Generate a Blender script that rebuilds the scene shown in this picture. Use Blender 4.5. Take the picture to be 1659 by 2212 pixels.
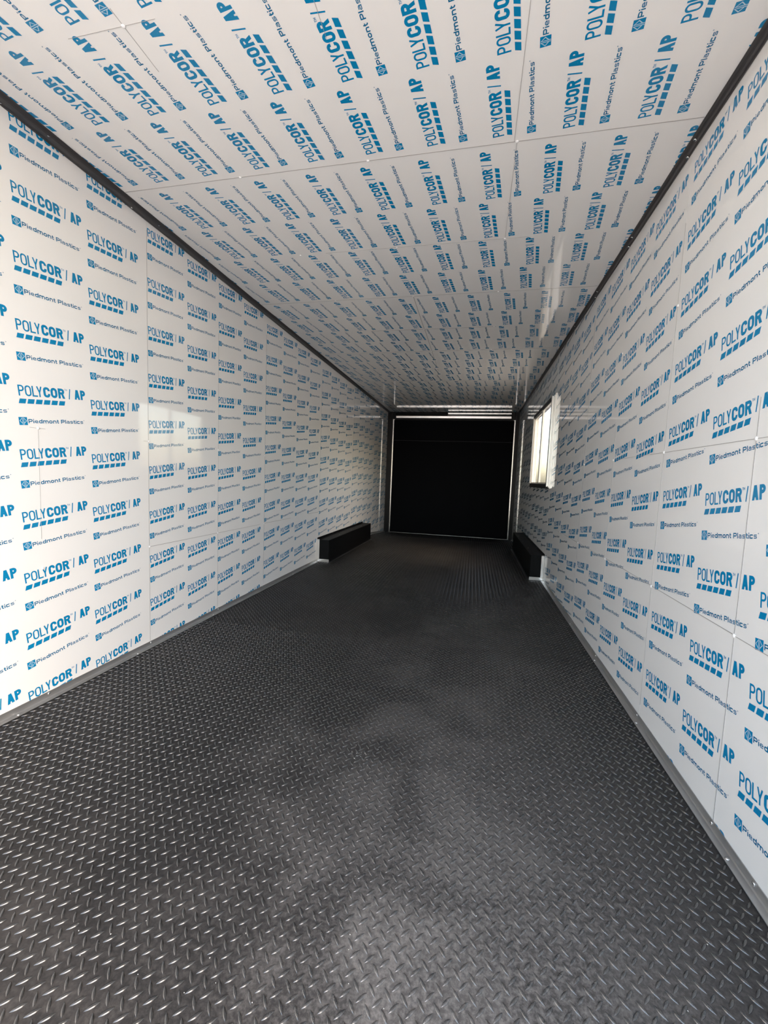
import bpy, math, random
import numpy as np
from mathutils import Matrix, Vector

for o in list(bpy.data.objects):
    bpy.data.objects.remove(o)
scene = bpy.context.scene
COL = scene.collection
random.seed(4)

# ------------------------------------------------------------------ camera
F_PX, YAW, PITCH, ROLL = 885.2, -0.21422, -0.08394, -0.03887
EYE = Vector((0.0, 0.0, 0.9757))


def camera_axes():
    fwd = np.array([math.sin(YAW) * math.cos(PITCH), math.cos(YAW) * math.cos(PITCH), math.sin(PITCH)])
    right = np.array([math.cos(YAW), -math.sin(YAW), 0.0])
    down = np.cross(fwd, right)
    c, s = math.cos(ROLL), math.sin(ROLL)
    return c * right + s * down, -s * right + c * down, fwd


CR, CD, CF = camera_axes()
cam_data = bpy.data.cameras.new('camera')
cam_data.sensor_fit = 'HORIZONTAL'
cam_data.sensor_width = 36.0
cam_data.lens = F_PX / 1659.0 * 36.0
cam_data.clip_start = 0.02
cam_data.clip_end = 300
cam = bpy.data.objects.new('camera', cam_data)
COL.objects.link(cam)
cam.matrix_world = Matrix(((CR[0], -CD[0], -CF[0], EYE.x), (CR[1], -CD[1], -CF[1], EYE.y),
                           (CR[2], -CD[2], -CF[2], EYE.z), (0, 0, 0, 1)))
scene.camera = cam

# ------------------------------------------------------------------ sky and exposure
world = bpy.data.worlds.new('sky')
scene.world = world
world.use_nodes = True
wn, wl = world.node_tree.nodes, world.node_tree.links
wn.clear()
w_out = wn.new('ShaderNodeOutputWorld')
w_bg = wn.new('ShaderNodeBackground')
w_sky = wn.new('ShaderNodeTexSky')
w_sky.sky_type = 'NISHITA'
w_sky.sun_disc = False
w_sky.sun_elevation = math.radians(46)
w_sky.sun_rotation = math.radians(110)
w_sky.air_density = 1.0
w_sky.dust_density = 3.0
w_sky.ozone_density = 1.0
w_bg.inputs['Strength'].default_value = 1.36
w_tint = wn.new('ShaderNodeMix')          # warm daylight white balance over the whole sky
w_tint.data_type = 'RGBA'
w_tint.blend_type = 'MULTIPLY'
w_tint.inputs[0].default_value = 1.0
w_tint.inputs[7].default_value = (1.11, 1.0, 0.86, 1)
wl.new(w_sky.outputs[0], w_tint.inputs[6])
wl.new(w_tint.outputs[2], w_bg.inputs['Color'])
wl.new(w_bg.outputs[0], w_out.inputs['Surface'])

vs = scene.view_settings
vs.view_transform = 'Standard'
vs.look = 'None'
vs.gamma = 1.0
vs.use_curve_mapping = False
vs.exposure = 0.0
scene.cycles.max_bounces = 14
scene.cycles.diffuse_bounces = 8
scene.cycles.glossy_bounces = 6
scene.cycles.transparent_max_bounces = 12

# ------------------------------------------------------------------ the trailer's measures (metres)
XL, XR = -1.690, 0.7236          # inside faces of the side walls
ZC = 0.9757 + 1.2595             # ceiling
Y0, YE = -0.25, 7.85              # open end, end wall
YB, ZB = 6.75, -0.086            # the floor dips from YB to the end door
PITCH_U, PITCH_V = 0.300, 0.24036
E0 = EYE.z


def floor_z(y):
    return 0.0 if y <= YB else ZB * (y - YB) / (YE - YB)


# ------------------------------------------------------------------ materials
def new_mat(name):
    m = bpy.data.materials.new(name)
    m.use_nodes = True
    n, l = m.node_tree.nodes, m.node_tree.links
    return m, n, l, n['Principled BSDF']


def simple(name, col, rough, metal=0.0, spec=0.5, noise=0.0, nscale=30.0, bump=0.0):
    m, n, l, p = new_mat(name)
    p.inputs['Base Color'].default_value = (*col, 1)
    p.inputs['Roughness'].default_value = rough
    p.inputs['Metallic'].default_value = metal
    p.inputs['Specular IOR Level'].default_value = spec
    if noise or bump:
        tc = n.new('ShaderNodeTexCoord')
        nt = n.new('ShaderNodeTexNoise')
        nt.inputs['Scale'].default_value = nscale
        nt.inputs['Detail'].default_value = 4
        l.new(tc.outputs['Object'], nt.inputs['Vector'])
        if noise:
            mx = n.new('ShaderNodeMix')
            mx.data_type = 'RGBA'
            mx.inputs[6].default_value = (*[c * (1 - noise) for c in col], 1)
            mx.inputs[7].default_value = (*[min(1, c * (1 + noise)) for c in col], 1)
            l.new(nt.outputs['Fac'], mx.inputs[0])
            l.new(mx.outputs[2], p.inputs['Base Color'])
        if bump:
            b = n.new('ShaderNodeBump')
            b.inputs['Strength'].default_value = bump
            b.inputs['Distance'].default_value = 0.002
            l.new(nt.outputs['Fac'], b.inputs['Height'])
            l.new(b.outputs['Normal'], p.inputs['Normal'])
    return m


M_FILM = simple('white_protective_film', (0.83, 0.825, 0.81), 0.055, spec=0.5, noise=0.02, nscale=6)
M_INK = simple('blue_print', (0.004, 0.215, 0.44), 0.09, spec=0.5)
M_INK_GREY = simple('grey_blue_print', (0.012, 0.150, 0.30), 0.09, spec=0.5)
M_EMBLEM = simple('pale_print', (0.42, 0.62, 0.74), 0.16)
M_CREASE = simple('film_crease', (0.36, 0.35, 0.34), 0.5)
M_WHITE_SCREW = simple('white_screw', (0.9, 0.9, 0.9), 0.25)
M_STEEL = simple('zinc_screw', (0.75, 0.75, 0.75), 0.25, metal=1.0)
M_ALU = simple('brushed_aluminium', (0.46, 0.455, 0.445), 0.36, metal=0.8, noise=0.16, nscale=9)
M_ALU_BRIGHT = simple('bright_aluminium', (0.82, 0.82, 0.81), 0.22, metal=1.0)
M_ALU_WHITE = simple('pale_aluminium', (0.90, 0.89, 0.86), 0.28, metal=0.9)
M_ALU_MATTE = simple('matte_aluminium', (0.55, 0.53, 0.49), 0.5, metal=0.25)
M_BLACK = simple('black_paint', (0.004, 0.0045, 0.006), 0.4, spec=0.2)
M_BLACK_DOOR = simple('black_door_skin', (0.0025, 0.003, 0.0045), 0.6, spec=0.06)
M_BLACK_TRIM = simple('black_moulding', (0.040, 0.038, 0.040), 0.36, spec=0.6, noise=0.2, nscale=8)
M_BOX = simple('black_powder_coat', (0.003, 0.0034, 0.004), 0.5, spec=0.14)
M_FLANGE = simple('worn_black_flange', (0.030, 0.030, 0.030), 0.4, spec=0.6)
M_RUBBER_GASKET = simple('black_gasket', (0.012, 0.012, 0.013), 0.6)
M_SHELL = simple('trailer_skin', (0.7, 0.7, 0.7), 0.4)
M_CONCRETE = simple('concrete', (0.56, 0.53, 0.49), 0.9, noise=0.15, nscale=0.8)
M_CHIP = simple('pale_grit', (0.75, 0.73, 0.68), 0.4)


def rubber(name, rough, base, dust, spec):
    m, n, l, p = new_mat(name)
    geo = n.new('ShaderNodeNewGeometry')
    n1 = n.new('ShaderNodeTexNoise')
    n1.inputs['Scale'].default_value = 2.6
    n1.inputs['Detail'].default_value = 6
    n1.inputs['Roughness'].default_value = 0.62
    n1.inputs['Distortion'].default_value = 0.5
    r1 = n.new('ShaderNodeValToRGB')
    r1.color_ramp.elements[0].position = 0.44
    r1.color_ramp.elements[1].position = 0.70
    n2 = n.new('ShaderNodeTexNoise')
    n2.inputs['Scale'].default_value = 95
    n2.inputs['Detail'].default_value = 5
    n2.inputs['Roughness'].default_value = 0.7
    r2 = n.new('ShaderNodeValToRGB')
    r2.color_ramp.elements[0].position = 0.42
    r2.color_ramp.elements[1].position = 0.66
    def math_(op, a_, b_=None, c_=None):
        m_ = n.new('ShaderNodeMath')
        m_.operation = op
        for k, v in enumerate((a_, b_, c_)):
            if v is None:
                continue
            if isinstance(v, (int, float)):
                m_.inputs[k].default_value = v
            else:
                l.new(v, m_.inputs[k])
        return m_.outputs[0]

    l.new(geo.outputs['Position'], n1.inputs['Vector'])
    l.new(geo.outputs['Position'], n2.inputs['Vector'])
    l.new(n1.outputs['Fac'], r1.inputs['Fac'])
    l.new(n2.outputs['Fac'], r2.inputs['Fac'])
    # mottled dust colour, weighted to the middle of the mat, fading from the open end
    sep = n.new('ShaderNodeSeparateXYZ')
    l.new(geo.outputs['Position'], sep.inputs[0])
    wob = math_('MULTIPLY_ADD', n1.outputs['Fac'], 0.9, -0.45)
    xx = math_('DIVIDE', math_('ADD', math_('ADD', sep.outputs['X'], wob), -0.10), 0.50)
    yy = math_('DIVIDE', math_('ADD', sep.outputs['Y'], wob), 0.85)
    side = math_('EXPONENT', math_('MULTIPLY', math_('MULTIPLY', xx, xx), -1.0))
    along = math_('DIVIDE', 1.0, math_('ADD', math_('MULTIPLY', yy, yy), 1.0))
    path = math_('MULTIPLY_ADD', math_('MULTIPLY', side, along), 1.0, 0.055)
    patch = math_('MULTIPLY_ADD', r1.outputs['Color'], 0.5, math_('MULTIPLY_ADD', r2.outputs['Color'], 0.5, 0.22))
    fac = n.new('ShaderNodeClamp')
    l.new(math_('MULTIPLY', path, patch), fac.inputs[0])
    mx = n.new('ShaderNodeMix')
    mx.data_type = 'RGBA'
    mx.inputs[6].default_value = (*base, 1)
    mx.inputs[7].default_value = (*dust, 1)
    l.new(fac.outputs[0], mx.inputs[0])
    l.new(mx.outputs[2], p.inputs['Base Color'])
    p.inputs['Roughness'].default_value = rough
    p.inputs['Specular IOR Level'].default_value = spec
    return m


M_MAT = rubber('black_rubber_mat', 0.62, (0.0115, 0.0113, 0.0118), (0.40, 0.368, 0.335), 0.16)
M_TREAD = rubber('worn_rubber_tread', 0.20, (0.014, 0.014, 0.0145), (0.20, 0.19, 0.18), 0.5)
M_TREAD.node_tree.nodes['Principled BSDF'].inputs['IOR'].default_value = 1.95


def glass_mat():
    m = bpy.data.materials.new('window_glass')
    m.use_nodes = True
    n, l = m.node_tree.nodes, m.node_tree.links
    n.clear()
    out = n.new('ShaderNodeOutputMaterial')
    tr = n.new('ShaderNodeBsdfTransparent')
    tr.inputs['Color'].default_value = (0.88, 0.89, 0.88, 1)
    gl = n.new('ShaderNodeBsdfGlossy')
    gl.inputs['Roughness'].default_value = 0.03
    lw_ = n.new('ShaderNodeLayerWeight')
    lw_.inputs['Blend'].default_value = 0.5
    pw = n.new('ShaderNodeMath')
    pw.operation = 'POWER'
    pw.inputs[1].default_value = 5.0
    fr = n.new('ShaderNodeMath')
    fr.operation = 'MULTIPLY_ADD'
    fr.inputs[1].default_value = 0.5
    fr.inputs[2].default_value = 0.04
    l.new(lw_.outputs['Facing'], pw.inputs[0])
    l.new(pw.outputs[0], fr.inputs[0])
    mix = n.new('ShaderNodeMixShader')
    l.new(fr.outputs[0], mix.inputs[0])
    l.new(tr.outputs[0], mix.inputs[1])
    l.new(gl.outputs[0], mix.inputs[2])
    l.new(mix.outputs[0], out.inputs['Surface'])
    return m


M_GLASS = glass_mat()


# ------------------------------------------------------------------ object helpers
def link(o, parent=None, label=None, cat=None, group=None, kind=None):
    COL.objects.link(o)
    if parent is not None:
        o.parent = parent
        o.matrix_parent_inverse = parent.matrix_basis.inverted()
    if label:
        o['label'] = label
    if cat:
        o['category'] = cat
    if group:
        o['group'] = group
    if kind:
        o['kind'] = kind
    return o


def mesh_from_arrays(name, V, quads=None, tris=None, mats=(), mat_index=None, smooth=False):
    """numpy arrays -> mesh"""
    me = bpy.data.meshes.new(name)
    V = np.asarray(V, dtype=np.float32)
    faces = []
    nq = 0 if quads is None else len(quads)
    nt = 0 if tris is None else len(tris)
    loops = np.concatenate([np.asarray(quads, np.int32).reshape(-1) if nq else np.zeros(0, np.int32),
                            np.asarray(tris, np.int32).reshape(-1) if nt else np.zeros(0, np.int32)])
    totals = np.concatenate([np.full(nq, 4, np.int32), np.full(nt, 3, np.int32)])
    starts = np.concatenate([[0], np.cumsum(totals)[:-1]]).astype(np.int32) if len(totals) else np.zeros(0, np.int32)
    me.vertices.add(len(V))
    me.vertices.foreach_set('co', V.reshape(-1))
    me.loops.add(len(loops))
    me.loops.foreach_set('vertex_index', loops)
    me.polygons.add(len(totals))
    me.polygons.foreach_set('loop_start', starts)
    me.polygons.foreach_set('loop_total', totals)
    for m in mats:
        me.materials.append(m)
    if mat_index is not None:
        me.polygons.foreach_set('material_index', np.asarray(mat_index, np.int32))
    me.update(calc_edges=True)
    me.validate()
    if smooth:
        me.polygons.foreach_set('use_smooth', np.ones(len(totals), bool))
    return me


class MB:
    """collects boxes and prisms into one mesh"""

    def __init__(self):
        self.v, self.f = [], []

    def box(self, a, b):
        x0, x1 = sorted((a[0], b[0]))
        y0, y1 = sorted((a[1], b[1]))
        z0, z1 = sorted((a[2], b[2]))
        i = len(self.v)
        self.v += [(x0, y0, z0), (x1, y0, z0), (x1, y1, z0), (x0, y1, z0),
                   (x0, y0, z1), (x1, y0, z1), (x1, y1, z1), (x0, y1, z1)]
        self.f += [tuple(i + k for k in q) for q in
                   ((0, 3, 2, 1), (4, 5, 6, 7), (0, 1, 5, 4), (1, 2, 6, 5), (2, 3, 7, 6), (3, 0, 4, 7))]
        return self

    def sweep(self, prof, path):
        """closed (x,z) profile carried along path points (y, dz)"""
        n = len(prof)
        i = len(self.v)
        for (y, dz) in path:
            self.v += [(x, y, z + dz) for (x, z) in prof]
        for k in range(len(path) - 1):
            for j in range(n):
                a, b = i + k * n + j, i + k * n + (j + 1) % n
                self.f.append((a, b, b + n, a + n))
        self.f.append(tuple(i + j for j in range(n))[::-1])
        self.f.append(tuple(i + (len(path) - 1) * n + j for j in range(n)))
        return self

    def lathe(self, prof, n, M):
        """(r,h) profile turned about h, placed with matrix M"""
        i = len(self.v)
        for (r, h) in prof:
            for k in range(n):
                a = 2 * math.pi * k / n
                self.v.append(tuple(M @ Vector((r * math.cos(a), r * math.sin(a), h))))
        for j in range(len(prof) - 1):
            for k in range(n):
                a, b = i + j * n + k, i + j * n + (k + 1) % n
                self.f.append((a, b, b + n, a + n))
        self.f.append(tuple(i + k for k in range(n))[::-1])
        self.f.append(tuple(i + (len(prof) - 1) * n + k for k in range(n)))
        return self

    def mesh(self, name, mat, smooth=False, bevel=0.0):
        me = bpy.data.meshes.new(name)
        me.from_pydata(self.v, [], self.f)
        me.materials.append(mat)
        me.update()
        import bmesh
        bm = bmesh.new()
        bm.from_mesh(me)
        bmesh.ops.recalc_face_normals(bm, faces=bm.faces)
        if bevel:
            bmesh.ops.bevel(bm, geom=[e for e in bm.edges], offset=bevel, segments=1, affect='EDGES', clamp_overlap=True)
        if smooth:
            for f_ in bm.faces:
                f_.smooth = True
        bm.to_mesh(me)
        bm.free()
        return me

    def build(self, name, mat, parent=None, bevel=0.0, smooth=False, **tags):
        return link(bpy.data.objects.new(name, self.mesh(name, mat, smooth, bevel)), parent, **tags)


def empty(name, loc, **tags):
    o = bpy.data.objects.new(name, None)
    o.empty_display_size = 0.1
    o.location = loc
    link(o, None, **tags)
    return o


# ------------------------------------------------------------------ lettering of the printed film (millimetres, flat print)
INK = []      # [(quad points, colour index)]


def stroke(pts, w, closed=False, mi=0):
    P = []
    for p in pts:
        if not P or math.dist(p, P[-1]) > 0.05:
            P.append(np.array(p, float))
    n = len(P)
    offs = []
    for i in range(n):
        if closed:
            d0, d1 = P[i] - P[i - 1], P[(i + 1) % n] - P[i]
        else:
            d0 = P[i] - P[i - 1] if i > 0 else P[1] - P[0]
            d1 = P[i + 1] - P[i] if i < n - 1 else P[-1] - P[-2]
        d0 = d0 / (np.linalg.norm(d0) + 1e-9)
        d1 = d1 / (np.linalg.norm(d1) + 1e-9)
        nrm = np.array([-(d0 + d1)[1], (d0 + d1)[0]])
        nrm /= (np.linalg.norm(nrm) + 1e-9)
        cosv = max(0.5, nrm @ np.array([-d0[1], d0[0]]))
        offs.append(nrm * (w / 2) / cosv)
    m = n if closed else n - 1
    for i in range(m):
        j = (i + 1) % n
        INK.append(([P[i] - offs[i], P[j] - offs[j], P[j] + offs[j], P[i] + offs[i]], mi))


def poly4(a, b, c, d, mi=0):
    INK.append(([np.array(q, float) for q in (a, b, c, d)], mi))


def arc(cx, cy, rx, ry, a0, a1, n):
    return [(cx + rx * math.cos(math.radians(a0 + (a1 - a0) * k / n)),
             cy + ry * math.sin(math.radians(a0 + (a1 - a0) * k / n))) for k in range(n + 1)]


def g_O(x0, x1, y0, y1, w, r, n=4, mi=0):
    a0, a1, b0, b1 = x0 + w / 2, x1 - w / 2, y0 + w / 2, y1 - w / 2
    r = min(r, (a1 - a0) / 2, (b1 - b0) / 2)
    pts = (arc(a1 - r, b1 - r, r, r, 0, 90, n) + arc(a0 + r, b1 - r, r, r, 90, 180, n) +
           arc(a0 + r, b0 + r, r, r, 180, 270, n) + arc(a1 - r, b0 + r, r, r, 270, 360, n))
    out = []
    for p in pts:
        if not out or math.dist(p, out[-1]) > 0.05:
            out.append(p)
    if math.dist(out[0], out[-1]) < 0.05:
        out.pop()
    stroke(out, w, True, mi)


def g_C(x0, x1, y0, y1, w, r, gap, n=4, mi=0):
    a0, a1, b0, b1 = x0 + w / 2, x1 - w / 2, y0 + w / 2, y1 - w / 2
    r = min(r, (a1 - a0) / 2, (b1 - b0) / 2)
    ym = (y0 + y1) / 2
    pts = ([(a1, ym + gap)] + arc(a1 - r, b1 - r, r, r, 0, 90, n) + arc(a0 + r, b1 - r, r, r, 90, 180, n) +
           arc(a0 + r, b0 + r, r, r, 180, 270, n) + arc(a1 - r, b0 + r, r, r, 270, 360, n) + [(a1, ym - gap)])
    stroke(pts, w, False, mi)


def g_P(x0, x1, y0, y1, w, r, low=0.44, n=4, mi=0, leg=False):
    h = y1 - y0
    yb = y0 + low * h
    stroke([(x0 + w / 2, y0), (x0 + w / 2, y1)], w, False, mi)
    b0, b1, a1 = yb + w / 2, y1 - w / 2, x1 - w / 2
    r = min(r, (b1 - b0) / 2)
    stroke([(x0 + w / 2, b1)] + arc(a1 - r, b1 - r, r, r, 90, 0, n) + arc(a1 - r, b0 + r, r, r, 0, -90, n) + [(x0 + w / 2, b0)], w, False, mi)
    if leg:
        xm = (x0 + x1) / 2
        poly4((xm - w * 0.30, yb + w * 0.5), (x1 - w * 1.02, y0), (x1 + 1.0, y0), (xm + w * 0.75, yb + w * 0.5), mi)


def g_A(x0, x1, y0, y1, w, mi=0):
    xm, k = (x0 + x1) / 2, w * 0.56
    poly4((x0, y0), (x0 + w, y0), (xm + k * 0.9, y1), (xm - k, y1), mi)
    poly4((x1 - w, y0), (x1, y0), (xm + k, y1), (xm - k * 0.9, y1), mi)
    yb = y0 + 0.20 * (y1 - y0)
    poly4((x0 + w * 0.7, yb), (x1 - w * 0.7, yb), (x1 - w * 0.95, yb + w * 0.8), (x0 + w * 0.95, yb + w * 0.8), mi)


# POLYCOR(TM) / AP : cap tops at v = 0, cap height 40
T, B = 0.0, -40.5
TW, BW = 5.4, 9.4
g_P(0, 21.5, B, T, TW, 8, 0.42, mi=1)
g_O(24.5, 48, B, T, TW, 11.5, mi=1)
stroke([(51 + TW / 2, T), (51 + TW / 2, B + TW / 2), (71, B + TW / 2)], TW, mi=1)
poly4((51, B), (71, B), (71, B + TW), (51, B + TW), 1)
stroke([(68.5 + TW * 0.5, T), (79.5, B + 17)], TW, mi=1)
stroke([(90.5 - TW * 0.5, T), (79.5, B + 17)], TW, mi=1)
stroke([(79.5, B + 19), (79.5, B)], TW, mi=1)
g_C(94.5, 121.5, B, T, BW, 7.8, 5.4)
g_O(124, 151.5, B, T, BW, 9.5)
g_P(155, 182.5, B, T, BW, 8.5, 0.40, leg=True)
stroke([(184.5, -1.0), (189.0, -1.0)], 1.3, mi=1)
stroke([(186.7, -1.0), (186.7, -8.0)], 1.3, mi=1)
stroke([(190.3, -8.0), (190.3, -0.6), (192.8, -6.0), (195.4, -0.6), (195.4, -8.0)], 1.3, mi=1)
stroke([(200.8, B - 1), (208.5, T + 1)], 4.4, mi=1)
g_A(226, 251.5, B, T, BW)
g_P(254.5, 278, B, T, BW, 8.5, 0.40)
# six slanted blocks
for k in range(6):
    u = -5.0 + 31.2 * k
    poly4((u, -68.6), (u + 24.6, -68.6), (u + 30.6, -50.8), (u + 6.0, -50.8))
# emblem square with two mirrored pennants
poly4((-14.5, -150.2), (16.5, -150.2), (16.5, -119.8), (-14.5, -119.8), 2)
ex, ey = 1.0, -135.0
for s in (-1, 1):
    stroke([(ex + s * 2.2, ey - 14.5), (ex + s * 2.2, ey + 12.5), (ex + s * 12.0, ey + 1.0), (ex + s * 3.4, ey - 8.0)], 2.3, mi=3)
# Piedmont Plastics
XH, CH, LW = 11.8, 15.9, 3.4
V0 = -143.0


def lower(ch, x, w):
    lw, y0 = LW, V0
    r = 3.4
    if ch == 'P':
        g_P(x, x + w, y0, y0 + CH, lw, 3.4, 0.33, 2, 4)
    elif ch == 'i':
        stroke([(x + lw / 2, y0), (x + lw / 2, y0 + XH - 0.8)], lw, mi=4)
        stroke([(x + lw / 2, y0 + 13.2), (x + lw / 2, y0 + CH + 0.4)], lw, mi=4)
    elif ch == 'l':
        stroke([(x + lw / 2, y0), (x + lw / 2, y0 + CH)], lw, mi=4)
    elif ch == 'o':
        g_O(x, x + w, y0, y0 + XH, lw, r, 2, 4)
    elif ch == 'c':
        g_C(x, x + w, y0, y0 + XH, lw, 1.6, 2.6, 2, 4)
    elif ch == 'd':
        g_O(x, x + w, y0, y0 + XH, lw, r, 2, 4)
        stroke([(x + w - lw / 2, y0), (x + w - lw / 2, y0 + CH)], lw, mi=4)
    elif ch == 'e':
        a0, a1, b0, b1, ym = x + lw / 2, x + w - lw / 2, y0 + lw / 2, y0 + XH - lw / 2, y0 + XH * 0.5
        stroke([(a0, ym), (a1, ym), (a1, b1 - 2.6), (a1 - 2.6, b1), (a0 + 2.6, b1), (a0, b1 - 2.6), (a0, b0 + 2.6), (a0 + 2.6, b0), (a1 + 1, b0)], 2.3, mi=4)
    elif ch in 'mn':
        stroke([(x + lw / 2, y0), (x + lw / 2, y0 + XH)], lw, mi=4)
        n_ = 1 if ch == 'n' else 2
        st = (w - lw) / n_
        for k in range(n_):
            a = x + lw / 2 + st * (k + 1)
            stroke([(a - st, y0 + XH - lw / 2), (a - 2.6, y0 + XH - lw / 2), (a, y0 + XH - lw / 2 - 2.6), (a, y0)], lw, mi=4)
    elif ch == 't':
        stroke([(x + 3.2, y0 + CH - 0.8), (x + 3.2, y0 + 2.4 + lw / 2), (x + 5.0, y0 + lw / 2), (x + w, y0 + lw / 2)], lw, mi=4)
        stroke([(x, y0 + XH - lw / 2), (x + w, y0 + XH - lw / 2)], lw * 0.85, mi=4)
    elif ch == 'a':
        a0, a1, b0, b1 = x + lw / 2, x + w - lw / 2, y0 + lw / 2, y0 + XH - lw / 2
        stroke([(a0 + 0.6, b1), (a1 - 2.4, b1), (a1, b1 - 2.4), (a1, y0)], 2.4, mi=4)
        stroke([(a1, y0 + 6.4), (a0 + 2, y0 + 6.4), (a0, y0 + 5.0), (a0, b0 + 1.4), (a0 + 1.6, b0), (a1, b0)], 2.2, mi=4)
    elif ch == 's':
        a0, a1, b0, b1, ym = x + lw / 2, x + w - lw / 2, y0 + lw / 2, y0 + XH - lw / 2, y0 + XH / 2
        stroke([(a1 + 0.8, b1), (a0 + 1.6, b1), (a0, b1 - 1.4), (a0, ym + 1.2), (a0 + 1.6, ym), (a1 - 1.6, ym), (a1, ym - 1.2), (a1, b0 + 1.4), (a1 - 1.6, b0), (a0 - 0.8, b0)], 2.4, mi=4)


WID = {'P': 16, 'i': 3.2, 'l': 3.2, 'e': 14, 'd': 14, 'm': 22, 'o': 14, 'n': 14, 't': 8, 'a': 14, 's': 13.5, 'c': 13.5}
x = 20.0
for ch in 'Piedmont':
    lower(ch, x, WID[ch])
    x += WID[ch] + 2.2
x = 150.5
for ch in 'Plastics':
    lower(ch, x, WID[ch])
    x += WID[ch] + 2.2
g_O(254.0, 257.4, V0 + 12.2, V0 + 15.6, 0.9, 1.6, 2, 4)

CELL = np.array([q for q, _ in INK])            # (n,4,2)
CELL_M = np.array([m for _, m in INK])
CELL *= 0.99e-3
_t = math.radians(7.0)
CELL = CELL @ np.array([[math.cos(_t), math.sin(_t)], [-math.sin(_t), math.cos(_t)]])
INK_MATS = [M_INK, M_INK, M_INK, M_EMBLEM, M_INK_GREY]
LIFT = np.where(CELL_M == 3, 0.0008, 0.0004) + 1.5e-5 * (np.arange(len(CELL_M)) % 16)


def clip_poly(p, axis, val, keep_less):
    out = []
    for i in range(len(p)):
        a, b = p[i], p[(i + 1) % len(p)]
        ia = (a[axis] <= val) == keep_less or a[axis] == val
        ib = (b[axis] <= val) == keep_less or b[axis] == val
        if ia:
            out.append(a)
        if ia != ib:
            t = (val - a[axis]) / (b[axis] - a[axis])
            out.append(a + t * (b - a))
    return out


def film_print(origins, rect, hole, to3d, normal, parent):
    """lettering of one sheet: origins (u,v) of each logo, rect = (u0,u1,v0,v1) of the sheet"""
    Q, MI, LF = [], [], []
    extra = []
    u0, u1, v0, v1 = rect
    for (ou, ov) in origins:
        q = CELL + np.array([ou, ov])
        lo, hi = q.min(1), q.max(1)
        inside = (lo[:, 0] >= u0) & (hi[:, 0] <= u1) & (lo[:, 1] >= v0) & (hi[:, 1] <= v1)
        outside = (hi[:, 0] <= u0) | (lo[:, 0] >= u1) | (hi[:, 1] <= v0) | (lo[:, 1] >= v1)
        if hole is not None:
            c = q.mean(1)
            inh = (c[:, 0] > hole[0]) & (c[:, 0] < hole[1]) & (c[:, 1] > hole[2]) & (c[:, 1] < hole[3])
            inside &= ~inh
            outside |= inh
        Q.append(q[inside])
        MI.append(CELL_M[inside])
        LF.append(LIFT[inside])
        for i in np.nonzero(~inside & ~outside)[0]:
            p = [q[i, k] for k in range(4)]
            for ax, val, less in ((0, u0, False), (0, u1, True), (1, v0, False), (1, v1, True)):
                p = clip_poly(p, ax, val, less)
                if len(p) < 3:
                    break
            if len(p) >= 3:
                for k in range(1, len(p) - 1):
                    extra.append((p[0], p[k], p[k + 1], CELL_M[i], LIFT[i]))
    Q = np.concatenate(Q)
    MI = np.concatenate(MI)
    LF = np.concatenate(LF)
    uv = Q.reshape(-1, 2)
    lift = np.repeat(LF, 4)
    tv = np.array([p for e in extra for p in e[:3]]) if extra else np.zeros((0, 2))
    tl = np.repeat(np.array([e[4] for e in extra]), 3) if extra else np.zeros(0)
    V = to3d(np.concatenate([uv, tv]))
    V = V + np.concatenate([lift, tl])[:, None] * np.array(normal)
    nq = len(Q)
    quads = np.arange(nq * 4).reshape(-1, 4)
    tris = nq * 4 + np.arange(len(extra) * 3).reshape(-1, 3)
    mi = np.concatenate([MI, np.array([e[3] for e in extra], int) if extra else np.zeros(0, int)])
    me = mesh_from_arrays('film_print', V, quads, tris, INK_MATS, mi)
    return link(bpy.data.objects.new('film_print', me), parent)


# ------------------------------------------------------------------ window opening in the right wall
WY0, WY1 = 4.275, 5.600
WZ0, WZ1 = E0 - 0.030, E0 + 0.848
HOLE = (WY0 + 0.02, WY1 - 0.02, WZ0 + 0.02, WZ1 - 0.02)

# ------------------------------------------------------------------ side walls and ceiling
ZLOW = -0.13
SKIN = 0.035


def wall_sheet(x, nx, y0, y1, z0, z1, parent, hole=None):
    """one printed sheet, 3 mm thick, with a hole if the window cuts it"""
    t = 0.003 * nx
    b = MB()
    ys, zs = [y0, y1], [z0, z1]
    if hole is not None and hole[0] < y1 and hole[1] > y0:
        ys = sorted({y0, y1, min(max(hole[0], y0), y1), min(max(hole[1], y0), y1)})
        zs = [z0, hole[2], hole[3], z1]
    for i in range(len(ys) - 1):
        for k in range(len(zs) - 1):
            if hole is not None and ys[i] >= hole[0] - 1e-6 and ys[i + 1] <= hole[1] + 1e-6 and len(zs) == 4 and k == 1:
                continue
            b.box((x - t, ys[i], zs[k]), (x, ys[i + 1], zs[k + 1]))
    return b.build('wall_panel', M_FILM, parent)


def crease(b, p0, p1, w, across, normal):
    """a thin dark line on the film"""
    p0, p1, a, n = Vector(p0), Vector(p1), Vector(across) * (w / 2), Vector(normal)
    i = len(b.v)
    h = n * 0.0009
    for p in (p0, p1):
        for s in (-1, 1):
            b.v.append(tuple(p + a * s))
            b.v.append(tuple(p + a * s + h))
    b.f += [(i, i + 2, i + 3, i + 1), (i + 4, i + 5, i + 7, i + 6), (i + 1, i + 3, i + 7, i + 5),
            (i, i + 1, i + 5, i + 4), (i + 2, i + 6, i + 7, i + 3), (i, i + 4, i + 6, i + 2)]


def screw_mesh(name, mat, r):
    return MB().lathe([(r, 0.0), (r * 0.98, r * 0.2), (r * 0.75, r * 0.42), (r * 0.3, r * 0.55)], 10, Matrix.Identity(4)).mesh(name, mat, smooth=True)


SCREW_W = screw_mesh('screw_head', M_WHITE_SCREW, 0.0062)
SCREW_S = screw_mesh('screw_head', M_STEEL, 0.0058)


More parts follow.
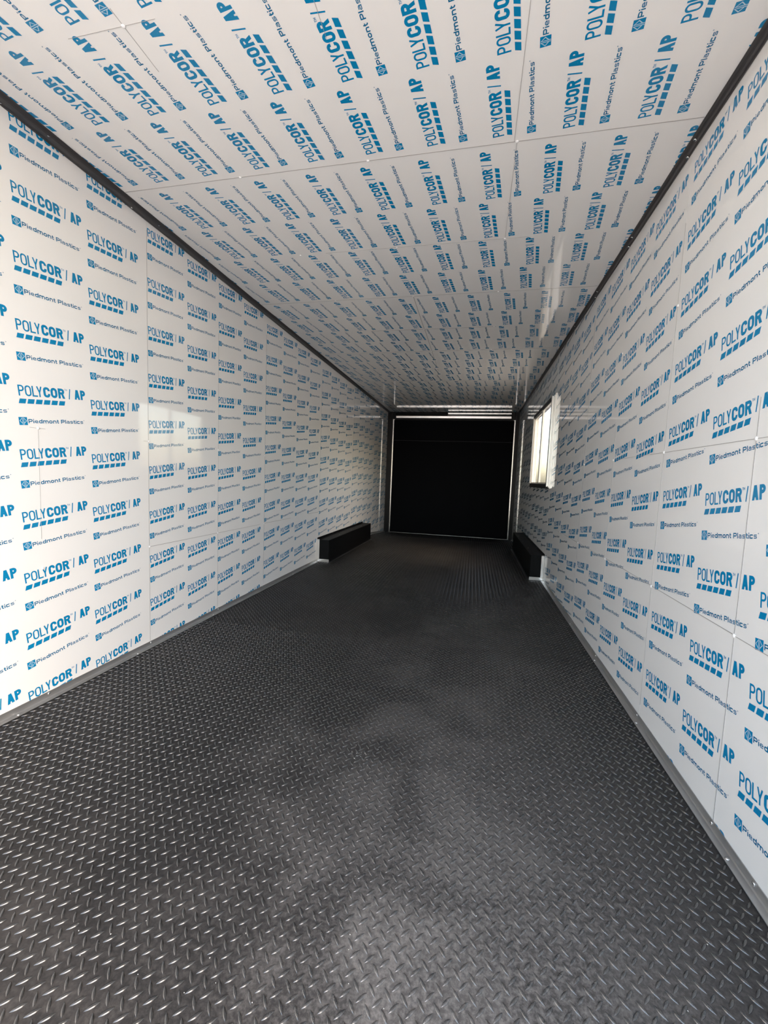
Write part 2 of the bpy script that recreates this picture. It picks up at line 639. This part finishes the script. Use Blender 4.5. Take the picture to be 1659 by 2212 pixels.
def screw(me, loc, normal, parent):
    o = bpy.data.objects.new('screw_head', me)
    o.matrix_world = Matrix.Translation(loc) @ Vector((0, 0, 1)).rotation_difference(Vector(normal)).to_matrix().to_4x4()
    return link(o, parent)


def wall_backing(name, x, nx, hole=None):
    b = MB()
    xo = x - nx * (0.003 + SKIN)
    xi = x - nx * 0.003
    if hole is None:
        b.box((xo, Y0, ZLOW), (xi, YE + 0.05, ZC + SKIN))
    else:
        b.box((xo, Y0, ZLOW), (xi, hole[0], ZC + SKIN))
        b.box((xo, hole[1], ZLOW), (xi, YE + 0.05, ZC + SKIN))
        b.box((xo, hole[0], ZLOW), (xi, hole[1], hole[2]))
        b.box((xo, hole[0], hole[3]), (xi, hole[1], ZC + SKIN))
    return b


wall_left = wall_backing('wall_left', XL, 1).build('wall_left', M_SHELL, kind='structure',
    label='left wall of white film-covered panels printed in blue')
wall_right = wall_backing('wall_right', XR, -1, HOLE).build('wall_right', M_SHELL, kind='structure',
    label='right wall of white film-covered panels printed in blue with a window')
ceiling = MB().box((XL, Y0, ZC + 0.003), (XR, YE + 0.05, ZC + SKIN)).build('ceiling', M_SHELL, kind='structure',
    label='low ceiling of white film-covered panels printed in blue')

GAP = 0.0007
# left wall: sheets start at these y, their lettering rows at these heights
L_SEAM = [Y0, 0.628, 1.862, 3.094, 4.328, 5.564, 6.798, YE]
L_ROW = [0.10, 0.053, 0.010, -0.018, 0.191, 0.260, 0.203]
for i in range(len(L_SEAM) - 1):
    y0, y1 = L_SEAM[i] + GAP, L_SEAM[i + 1] - GAP
    pnl = wall_sheet(XL, 1, y0, y1, ZLOW, ZC, wall_left)
    st = (L_SEAM[i] + 0.003) if i else (0.628 - 1.2315)
    org = [(st + k * PITCH_U, E0 + L_ROW[i] + m * PITCH_V) for k in range(4) for m in range(-6, 8)
           if st + k * PITCH_U > y0 - 0.3 and st + k * PITCH_U < y1]
    film_print(org, (y0, y1, ZLOW, ZC), None,
               lambda uv: np.stack([np.full(len(uv), XL), uv[:, 0], uv[:, 1]], 1), (1, 0, 0), pnl)

# right wall: the lettering runs towards the open end
R_SEAM = [Y0, 0.598, 1.832, 3.050, 4.270, 5.490, 6.710, YE]
R_START = [-0.330, 0.903, 2.121, 3.338, 4.556, 5.776, 6.996]
R_ROW = [0.05, -0.011, -0.044, -0.097, -0.030, 0.070, 0.015]
for i in range(len(R_SEAM) - 1):
    y0, y1 = R_SEAM[i] + GAP, R_SEAM[i + 1] - GAP
    hole = HOLE if (HOLE[0] < y1 and HOLE[1] > y0) else None
    pnl = wall_sheet(XR, -1, y0, y1, ZLOW, ZC, wall_right, hole)
    p0 = R_START[i]
    org = [(-(p0 + k * PITCH_U), E0 + R_ROW[i] + m * PITCH_V) for k in range(-1, 4) for m in range(-6, 8)
           if p0 + k * PITCH_U > y0 and p0 + k * PITCH_U < y1 + 0.01]
    hh = None if hole is None else (-hole[1], -hole[0], hole[2], hole[3])
    film_print(org, (-y1, -y0, ZLOW, ZC), hh,
               lambda uv: np.stack([np.full(len(uv), XR), -uv[:, 0], uv[:, 1]], 1), (-1, 0, 0), pnl)

# ceiling: lettering runs towards the open end, its foot towards the right wall
C_SEAM = [Y0, 0.4515, 1.686, 2.921, 4.155, 5.389, 6.623, YE]
C_START = [-0.478, 0.756, 1.992, 3.225, 4.460, 5.694, 6.928]
C_ROW = [0.0, -0.005, -0.020, -0.087, -0.140, -0.050, -0.110]
for i in range(len(C_SEAM) - 1):
    y0, y1 = C_SEAM[i] + GAP, C_SEAM[i + 1] - GAP
    pnl = MB().box((XL, y0, ZC), (XR, y1, ZC + 0.003)).build('ceiling_panel', M_FILM, ceiling)
    p0 = C_START[i]
    org = [(-(p0 + k * PITCH_U), -(C_ROW[i] + m * PITCH_V)) for k in range(4) for m in range(-9, 5)
           if p0 + k * PITCH_U < y1 + 0.01]
    film_print(org, (-y1, -y0, -XR, -XL), None,
               lambda uv: np.stack([-uv[:, 1], -uv[:, 0], np.full(len(uv), ZC)], 1), (0, 0, -1), pnl)

# creases pressed into the film along the screw lines
L_STUD = [1.302, 1.8645, 2.466, 3.094, 3.71, 4.328, 4.95, 5.564, 6.18, 6.798]
R_STUD = [1.286, 1.832, 2.438, 3.043, 3.649, 4.27, 5.49, 6.10, 6.71]
C_STUD = [1.085, 1.686, 2.310, 2.921, 3.554, 4.155, 4.77, 5.389, 6.0, 6.623]
SCREW_ZL = [E0 + 0.141, E0 - 0.420, E0 + 0.70]
SCREW_ZR = [E0 + 0.141, E0 - 0.398, E0 + 0.70]
SCREW_XC = [-1.055, -0.488, 0.083]


def crease_obj(p0, p1, w, across, normal, parent):
    b = MB()
    crease(b, p0, p1, w, across, normal)
    return b.build('crease', M_CREASE, parent)


EX, EYv, EZ = (1, 0, 0), (0, 1, 0), (0, 0, 1)
for y in L_STUD:
    for z in SCREW_ZL[:2]:
        screw(SCREW_W, (XL + 0.0004, y, z), EX, wall_left)
for (y, za, zb, w) in ((1.302, E0 - 0.30, E0 + 0.142, 0.0009), (1.8625, E0 - 0.94, E0 + 1.2, 0.0012), (2.466, E0 - 0.93, E0 + 0.9, 0.0014),
                       (3.094, E0 - 0.9, E0 + 1.1, 0.0016), (4.328, E0 - 0.7, E0 + 1.1, 0.0016), (5.564, E0 - 0.7, E0 + 1.1, 0.0018)):
    crease_obj((XL, y, za), (XL, y, zb), w, EYv, EX, wall_left)
for (ya, yb, z, w) in ((1.8645, 2.466, E0 - 0.420, 0.0022), (2.466, 3.03, E0 - 0.420, 0.0016), (3.094, 3.60, E0 - 0.418, 0.0024), (4.02, 4.32, E0 - 0.412, 0.003),
                       (1.27, 1.33, E0 + 0.1405, 0.0012), (1.83, 1.863, E0 + 0.141, 0.0014)):
    crease_obj((XL, ya, z), (XL, yb, z), w, EZ, EX, wall_left)

for y in R_STUD:
    for z in SCREW_ZR:
        if not (HOLE[0] - 0.06 < y < HOLE[1] + 0.06 and HOLE[2] - 0.06 < z < HOLE[3] + 0.06):
            screw(SCREW_W, (XR - 0.0004, y, z), (-1, 0, 0), wall_right)
for (y, za, zb, w) in ((1.286, E0 - 0.95, E0 + 0.25, 0.0022), (1.832, E0 - 0.9, E0 + 1.0, 0.0016), (2.438, E0 - 0.6, E0 + 0.30, 0.0012), (3.050, E0 - 0.9, E0 + 1.1, 0.0015)):
    crease_obj((XR, y, za), (XR, y, zb), w, EYv, (-1, 0, 0), wall_right)
for (ya, yb, z, w) in ((0.9, 1.286, E0 + 0.141, 0.0016), (1.286, 1.96, E0 + 0.141, 0.0016), (1.95, 2.438, E0 + 0.142, 0.001),
                       (0.9, 1.286, E0 - 0.398, 0.0018), (1.286, 1.829, E0 - 0.396, 0.0022), (1.829, 2.438, E0 - 0.395, 0.0018), (2.6, 3.044, E0 - 0.398, 0.0012), (3.044, 3.649, E0 - 0.400, 0.0026), (3.649, 4.27, E0 - 0.402, 0.002)):
    crease_obj((XR, ya, z), (XR, yb, z), w, EZ, (-1, 0, 0), wall_right)

for y in C_STUD:
    for x_ in SCREW_XC:
        screw(SCREW_W, (x_, y, ZC - 0.0004), (0, 0, -1), ceiling)
for (y, xa, xb, w) in ((1.085, -1.25, -0.95, 0.0010), (1.686, -1.64, 0.69, 0.0026), (2.921, -1.64, 0.69, 0.0022), (2.310, -0.9, 0.2, 0.0010),
                       (3.554, -0.95, 0.1, 0.0024), (4.155, -1.64, 0.69, 0.002), (5.389, -1.64, 0.69, 0.002)):
    crease_obj((xa, y, ZC), (xb, y, ZC), w, EYv, (0, 0, -1), ceiling)
for (x_, ya, yb, w) in ((-1.055, 1.04, 1.22, 0.0010), (0.073, 1.16, 1.686, 0.0013), (0.083, 1.686, 2.31, 0.0013), (-0.487, 2.921, 3.554, 0.004), (-0.484, 3.554, 4.9, 0.004), (-0.49, 1.12, 1.22, 0.001)):
    crease_obj((x_, ya, ZC), (x_, yb, ZC), w, EX, (0, 0, -1), ceiling)

# ------------------------------------------------------------------ rubber floor with raised treads
fl = MB()
prof = [(XL, -0.012), (XR, -0.012), (XR, 0.0), (XL, 0.0)]
fl.sweep(prof, [(Y0, 0.0), (YB, 0.0), (YE, ZB)])
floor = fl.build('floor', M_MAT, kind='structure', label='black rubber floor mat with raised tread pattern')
sub = MB().sweep([(XL, -0.06), (XR, -0.06), (XR, -0.012), (XL, -0.012)], [(Y0, 0.0), (YB, 0.0), (YE, ZB)]).build('floor_deck', M_SHELL, floor)


def tread_shape(ang, fine):
    """a lens-shaped raised bar with a rounded back"""
    L, W, H = 0.0134, 0.0034, 0.0023
    nl, nc = (8, 5) if fine else (4, 2)
    v = []
    for i in range(nl + 1):
        t = -1 + 2 * i / nl
        half = W * max(0.0, 1 - abs(t) ** 2.2)
        hh = H * max(0.0, 1 - abs(t) ** 3.0)
        for k in range(nc + 1):
            a_ = math.pi * k / nc
            v.append((t * L, -half * math.cos(a_), hh * math.sin(a_) ** 0.8))
    c, s_ = math.cos(ang), math.sin(ang)
    V = np.array([(c * a_ - s_ * b_, s_ * a_ + c * b_, d) for a_, b_, d in v])
    q = [(i * (nc + 1) + k, (i + 1) * (nc + 1) + k, (i + 1) * (nc + 1) + k + 1, i * (nc + 1) + k + 1)
         for i in range(nl) for k in range(nc)]
    return V, np.array(q)


A49, A50 = math.radians(49), math.radians(-50)
FINE = [tread_shape(A49, True), tread_shape(A50, True)]
ROUGH = [tread_shape(A49, False), tread_shape(A50, False)]
PX, PY = 0.03128, 0.0325
pos, typ = [], []
XA, XB = XL + 0.030, XR - 0.030
BOXES = [(-1.70, -1.52, 4.29, 6.22), (0.555, 0.74, 4.29, 6.22)]
i0, i1 = int((XA + 0.373) / PX) - 1, int((XB + 0.373) / PX) + 1
j0, j1 = int((Y0 - 0.641) / PY) - 1, int((YE - 0.641) / PY) + 1
for j in range(j0, j1 + 1):
    for i in range(i0, i1 + 1):
        for t, (dx, dy) in enumerate(((0, 0), (0.0165, -0.0165))):
            x_, y_ = -0.373 + i * PX + dx, 0.641 + j * PY + dy
            if not (XA < x_ < XB and Y0 + 0.02 < y_ < YE - 0.04):
                continue
            if any(a < x_ < b and c < y_ < d for a, b, c, d in BOXES):
                continue
            pos.append((x_, y_, floor_z(y_)))
            typ.append(t)
pos, typ = np.array(pos), np.array(typ)
# the 300 bars that show largest in the picture stand alone, the rest are joined
rel = pos - np.array(EYE)
zc = rel @ CF
px = rel @ CR / np.maximum(zc, 1e-3) * F_PX + 829.5
py = rel @ CD / np.maximum(zc, 1e-3) * F_PX + 1106
vis = (zc > 0.1) & (px > 8) & (px < 1651) & (py > 0) & (py < 2204)
order = np.argsort(np.where(vis, np.linalg.norm(rel, axis=1), 1e9))[:300]
single = np.zeros(len(pos), bool)
single[order] = True
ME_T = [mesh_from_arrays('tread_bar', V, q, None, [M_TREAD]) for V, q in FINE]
for m_ in ME_T:
    m_.polygons.foreach_set('use_smooth', np.ones(len(m_.polygons), bool))
for k in order:
    o = bpy.data.objects.new('tread_bar', ME_T[typ[k]])
    o.location = pos[k]
    link(o, floor)
Vs, Qs, base = [], [], 0
near = pos[:, 1] < 2.3
for shapes, zone in ((FINE, near), (ROUGH, ~near)):
    for t, (V, q) in enumerate(shapes):
        P = pos[(typ == t) & ~single & zone]
        allv = (P[:, None, :] + V[None]).reshape(-1, 3)
        Vs.append(allv)
        Qs.append((q[None] + (np.arange(len(P)) * len(V))[:, None, None] + base).reshape(-1, 4))
        base += len(allv)
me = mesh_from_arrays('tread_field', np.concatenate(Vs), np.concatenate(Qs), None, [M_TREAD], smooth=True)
link(bpy.data.objects.new('tread_field', me), floor, kind='stuff', label='raised tread bars covering the rest of the mat')

# scattered pale grit on the mat
gv, gf = [], []
for k in range(190):
    gy = 0.6 + 4.0 * random.random() ** 2.2
    gx = random.uniform(-0.9, 0.55) if random.random() < 0.8 else random.uniform(XL + 0.1, XR - 0.1)
    if k < 26:
        gx, gy = -0.345 + random.gauss(0, 0.03), 1.325 + random.gauss(0, 0.035)
    s = random.uniform(0.0006, 0.0012)
    a = random.uniform(0, 6.28)
    i = len(gv)
    for (dx, dy, dz) in ((1.6, 0, 0), (-0.8, 0.9, 0), (-0.8, -0.9, 0), (0, 0, 1.2)):
        gv.append((gx + s * (dx * math.cos(a) - dy * math.sin(a)), gy + s * (dx * math.sin(a) + dy * math.cos(a)), 0.0008 + s * dz))
    gf += [(i, i + 1, i + 3), (i + 1, i + 2, i + 3), (i + 2, i, i + 3), (i, i + 2, i + 1)]
me = bpy.data.meshes.new('floor_grit')
me.from_pydata(gv, [], gf)
me.materials.append(M_CHIP)
link(bpy.data.objects.new('floor_grit', me), None, kind='stuff', label='tiny pale grit scattered over the black mat', cat='grit')

# ------------------------------------------------------------------ mouldings along the corners


def cove(x, s, zw, xc):
    """black moulding: from the wall at zw to the ceiling at xc, bulging slightly"""
    pts = [(x + s * 0.001, ZC - 0.001), (x + s * 0.001, zw)]
    pts.append((x + s * 0.004, zw - 0.001))
    n = 5
    for k in range(n + 1):
        t = k / n
        a = (x + s * 0.006, zw + 0.003)
        b = (xc - s * 0.003, ZC - 0.005)
        mx_, mz = a[0] + (b[0] - a[0]) * t, a[1] + (b[1] - a[1]) * t
        bul = 0.004 * math.sin(math.pi * t)
        pts.append((mx_ + s * bul * 0.6, mz - bul * 0.8))
    pts.append((xc, ZC - 0.001))
    return pts


trim1 = MB().sweep(cove(XL, 1, E0 + 1.2415, -1.643), [(Y0, 0), (YE, 0)]).build('trim_1', M_BLACK_TRIM, kind='structure',
    label='black moulding between left wall and ceiling')
trim2 = MB().sweep(cove(XR, -1, E0 + 1.247, 0.693), [(Y0, 0), (YE, 0)]).build('trim_2', M_BLACK_TRIM, kind='structure',
    label='black moulding between right wall and ceiling')
for y in L_STUD:
    screw(SCREW_S, (XL + 0.009, y - 0.1, ZC - 0.0135), (0.45, 0, -0.9), trim1)
    screw(SCREW_S, (XL + 0.030, y + 0.05, ZC - 0.0095), (0.45, 0, -0.9), trim1)
for y in R_STUD:
    screw(SCREW_S, (XR - 0.008, y + 0.02, ZC - 0.0125), (-0.45, 0, -0.9), trim2)
    screw(SCREW_S, (XR - 0.020, y - 0.06, ZC - 0.0090), (-0.45, 0, -0.9), trim2)


def floor_angle(x, s, wl_, fl_, path):
    t = 0.003
    pr_ = [(x + s * 0.0005, 0.0023), (x + s * fl_, 0.0023), (x + s * fl_, 0.0023 + t * 0.7), (x + s * (t + 0.003), 0.0026 + t), (x + s * t, 0.0026 + t + 0.003), (x + s * t * 0.8, wl_), (x + s * 0.0005, wl_)]
    return MB().sweep(pr_, path)


trim3 = floor_angle(XL, 1, 0.0315, 0.024, [(Y0, 0), (4.285, 0)]).build('trim_3', M_ALU, kind='structure',
    label='aluminium angle along the foot of the left wall')
floor_angle(XL, 1, 0.0315, 0.024, [(6.23, 0), (YB, 0), (YE - 0.06, floor_z(YE - 0.06))]).build('angle_end', M_ALU, trim3)
trim4 = floor_angle(XR, -1, 0.0305, 0.024, [(Y0, 0), (4.285, 0)]).build('trim_4', M_ALU, kind='structure',
    label='aluminium angle along the foot of the right wall')
floor_angle(XR, -1, 0.0305, 0.024, [(6.23, 0), (YB, 0), (YE - 0.06, floor_z(YE - 0.06))]).build('angle_end', M_ALU, trim4)
for y in (1.311, 1.866, 2.472, 3.09, 3.70):
    screw(SCREW_S, (XL + 0.003, y, 0.023), (1, 0, 0), trim3)
for y in (1.184, 1.762, 2.40, 3.02, 3.64):
    screw(SCREW_S, (XL + 0.015, y, 0.0048), (0, 0, 1), trim3)
for y in (1.104, 1.288, 1.846, 2.45, 3.05, 3.65):
    screw(SCREW_S, (XR - 0.003, y, 0.021), (-1, 0, 0), trim4)
for y in (1.186, 1.813, 2.42, 3.02, 3.62):
    screw(SCREW_S, (XR - 0.015, y, 0.0048), (0, 0, 1), trim4)

# ------------------------------------------------------------------ wheel boxes
def wheel_box(x, s, depth, label):
    y0, y1, top = 4.302, 6.20, 0.2525
    root = empty('wheel_box', (x + s * depth / 2, (y0 + y1) / 2, 0), label=label, cat='wheel box', group='black boxes over the wheels')
    MB().box((x + s * 0.001, y0, 0.0025), (x + s * depth, y1, top)).build('body', M_BOX, root, bevel=0.003)
    wf = MB().box((x + s * 0.001, y0 - 0.004, top), (x + s * 0.0045, y1, top + 0.022)).box((x + s * 0.001, y0 - 0.004, top + 0.0002), (x + s * 0.03, y1, top + 0.0025)).build('wall_flange', M_BOX, root)
    ff = MB().box((x + s * (depth - 0.001), y0 - 0.004, 0.0025), (x + s * (depth + 0.024), y1, 0.0052)).build('floor_flange', M_FLANGE, root)
    for y in (4.75, 5.25, 5.75):
        screw(SCREW_S, (x + s * (depth + 0.013), y, 0.0052), (0, 0, 1), ff)
        screw(SCREW_S, (x + s * 0.0045, y + 0.05, top + 0.012), (s, 0, 0), wf)
        screw(SCREW_S, (x + s * 0.10, y + 0.03, top), (0, 0, 1), wf)
    MB().box((x + s * 0.001, y0 - 0.004, 0.0358), (x + s * 0.028, y0 - 0.0005, top + 0.006)).build('upright_strip', M_ALU_WHITE, root, bevel=0.0008)
    MB().box((x + s * 0.001, y0 - 0.0045, 0.0026), (x + s * (depth + 0.003), y0 - 0.0005, 0.0355)).build('bottom_strip', M_ALU_WHITE, root, bevel=0.0008)
    return root


wheel_box(XL, 1, 0.139, 'long black wheel box on the floor against the left wall')
wheel_box(XR, -1, 0.132, 'long black wheel box against the right wall below the window')

# ------------------------------------------------------------------ end wall, header and black ramp door
DL, DR = -1.572, 0.640            # door leaf edges
DT, DB = E0 + 1.108, E0 - 1.060   # top and bottom of the leaf
b = MB()
b.box((XL, YE, ZLOW), (XR, YE + 0.05, ZC + SKIN))
b.box((XL + 0.001, YE - 0.055, ZB), (DL - 0.022, YE, ZC - 0.001))
b.box((DR + 0.022, YE - 0.055, ZB), (XR - 0.001, YE, ZC - 0.001))
wall_back = b.build('wall_back', M_BLACK, kind='structure', label='black end frame around the ramp door')
MB().box((DL - 0.020, YE - 0.030, E0 + 1.125), (DR + 0.020, YE, ZC - 0.001)).build('header_box', M_BLACK, wall_back)
MB().box((DL + 0.035, YE - 0.052, E0 + 1.140), (DR - 0.055, YE - 0.030, E0 + 1.183)).build('header_bar', M_ALU_BRIGHT, wall_back, bevel=0.003)
MB().box((-0.555, YE - 0.048, E0 + 1.218), (DR - 0.055, YE - 0.030, E0 + 1.243)).build('header_bar', M_ALU_BRIGHT, wall_back, bevel=0.003)
Mx = Matrix.Translation((DL + 0.03, YE - 0.058, E0 + 1.216)) @ Matrix.Rotation(math.pi / 2, 4, 'Y')
MB().lathe([(0.022, 0.0), (0.026, 0.01), (0.026, 0.975), (0.022, 0.985)], 14, Mx).build('spring_tube', M_BLACK, wall_back, smooth=True)
Mx = Matrix.Translation((DL - 0.005, YE - 0.045, E0 + 1.203)) @ Matrix.Rotation(math.pi / 2, 4, 'Y')
MB().lathe([(0.008, 0.0), (0.008, DR - DL)], 10, Mx).build('spring_rod', M_ALU, wall_back, smooth=True)
for xx in (DL - 0.008, DR - 0.045):
    MB().box((xx, YE - 0.062, E0 + 1.135), (xx + 0.05, YE - 0.028, ZC - 0.002)).build('corner_bracket', M_BLACK, wall_back, bevel=0.003)

door = empty('door_1', ((DL + DR) / 2, YE - 0.02, DB), kind='structure', label='large black ramp door closing the far end')
SPLIT = E0 + 0.722
MB().box((DL, YE - 0.024, DB + 0.012), (DR, YE - 0.001, SPLIT - 0.003)).build('lower_panel', M_BLACK_DOOR, door, bevel=0.003)
MB().box((DL, YE - 0.024, SPLIT + 0.003), (DR, YE - 0.001, DT)).build('upper_panel', M_BLACK_DOOR, door, bevel=0.003)
MB().box((DL, YE - 0.022, SPLIT - 0.0035), (DR, YE - 0.002, SPLIT + 0.0035)).build('hinge_strip', simple('dull_steel', (0.05, 0.05, 0.055), 0.6, metal=1.0), door)
for (xa, xb) in ((DL - 0.020, DL), (DR, DR + 0.020)):
    MB().box((xa, YE - 0.030, DB), (xb, YE - 0.002, E0 + 0.905)).build('edge_strip', M_ALU_BRIGHT, door, bevel=0.002)
    MB().box((xa, YE - 0.029, E0 + 0.909), (xb, YE - 0.002, DT)).build('edge_strip', M_ALU_BRIGHT, door, bevel=0.002)
MB().box((DL - 0.034, YE - 0.031, DT + 0.0005), (DL + 0.012, YE - 0.002, DT + 0.010)).build('corner_clip', M_ALU_BRIGHT, door)
MB().box((DR - 0.012, YE - 0.031, DT + 0.0005), (DR + 0.034, YE - 0.002, DT + 0.010)).build('corner_clip', M_ALU_BRIGHT, door)
MB().box((DL, YE - 0.030, DB), (DR, YE - 0.002, DB + 0.010)).build('bottom_strip', M_ALU_BRIGHT, door)

# ------------------------------------------------------------------ window in the right wall
win = empty('window_1', (XR - 0.03, (WY0 + WY1) / 2, WZ0), kind='structure', label='pale framed sliding window standing proud of the right wall')
XI = 0.686                       # room-side face of the frame
# near and far jambs, each an extrusion of stepped fins
for sg in (-1, 1):
    def yy(d0, d1):              # distances measured from the outer edge towards the glass
        return (WY0 + d0, WY0 + d1) if sg < 0 else (WY1 - d1, WY1 - d0)
    fins = [(XI, 0.6945, 0.006, 0.050, WZ0 + 0.002, WZ1), (0.6955, 0.7035, 0.012, 0.046, WZ0 + 0.004, WZ1 - 0.002),
            (0.7045, 0.7120, 0.004, 0.046, WZ0 - 0.006, WZ1 + 0.010), (0.7130, 0.7230, -0.012, 0.046, WZ0 - 0.016, WZ1 + 0.024)]
    jb = MB()
    for (xa, xb, d0, d1, za, zb) in fins:
        y_a, y_b = yy(d0, d1)
        jb.box((xa, y_a, za), (xb, y_b, zb))
    jamb = jb.build('jamb', M_ALU_WHITE if sg < 0 else M_ALU_MATTE, win, bevel=0.0012)
    y_a, y_b = yy(0.014, 0.040)
    MB().box((XI + 0.004, y_a, WZ0 + 0.006), (0.7225, y_b, WZ1 - 0.006)).build('gasket', M_RUBBER_GASKET, jamb)
    y_a, y_b = yy(0.022, 0.036)
    MB().box((0.7235, y_a, HOLE[2] + 0.002), (0.752, y_b, HOLE[3] - 0.002)).build('jamb_lining', M_ALU_MATTE, win)
for (za, zb) in ((WZ0 - 0.018, WZ0 + 0.030), (WZ1 - 0.036, WZ1 + 0.004)):
    MB().box((XI + 0.001, WY0 + 0.051, za), (0.7225, WY1 - 0.051, zb)).build('rail', M_RUBBER_GASKET, win, bevel=0.003)
MB().box((0.7235, WY0 + 0.04, HOLE[2] + 0.001), (0.752, WY1 - 0.04, HOLE[2] + 0.010)).build('sill', M_RUBBER_GASKET, win)
MB().box((0.7235, WY0 + 0.04, HOLE[3] - 0.010), (0.752, WY1 - 0.04, HOLE[3] - 0.001)).build('head', M_RUBBER_GASKET, win)
YM = 4.885
st = MB().box((0.690, YM - 0.012, WZ0 + 0.018), (0.7025, YM + 0.012, WZ1 - 0.037)).build('meeting_stile', M_ALU_MATTE, win, bevel=0.0015)
MB().box((0.686, YM - 0.014, E0 + 0.335), (0.690, YM + 0.014, E0 + 0.375)).build('latch', M_ALU, st, bevel=0.001)
for (xa, ya, yb) in ((0.694, WY0 + 0.052, YM - 0.013), (0.706, YM - 0.008, WY1 - 0.052)):
    fr = MB()
    z0, z1 = WZ0 + 0.0305, WZ1 - 0.0365
    w = 0.022
    fr.box((xa, ya, z0), (xa + 0.010, ya + w, z1)).box((xa, yb - w, z0), (xa + 0.010, yb, z1))
    fr.box((xa, ya + w, z0), (xa + 0.010, yb - w, z0 + w * 0.5)).box((xa, ya + w, z1 - w * 0.5), (xa + 0.010, yb - w, z1))
    sash = fr.build('sash', M_ALU_MATTE, win)
    MB().box((xa + 0.003, ya + w, z0 + w * 0.5), (xa + 0.007, yb - w, z1 - w * 0.5)).build('pane', M_GLASS, sash)

# ------------------------------------------------------------------ outside: roof skin and yard
MB().box((XL - 0.06, Y0, ZC + SKIN + 0.001), (XR + 0.06, YE + 0.06, ZC + SKIN + 0.03)).build('roof', M_SHELL, kind='structure', label='outer roof skin of the trailer')
MB().box((-40, -40, -0.62), (40, 40, -0.55)).build('ground', M_CONCRETE, kind='structure', label='pale concrete yard outside the trailer')
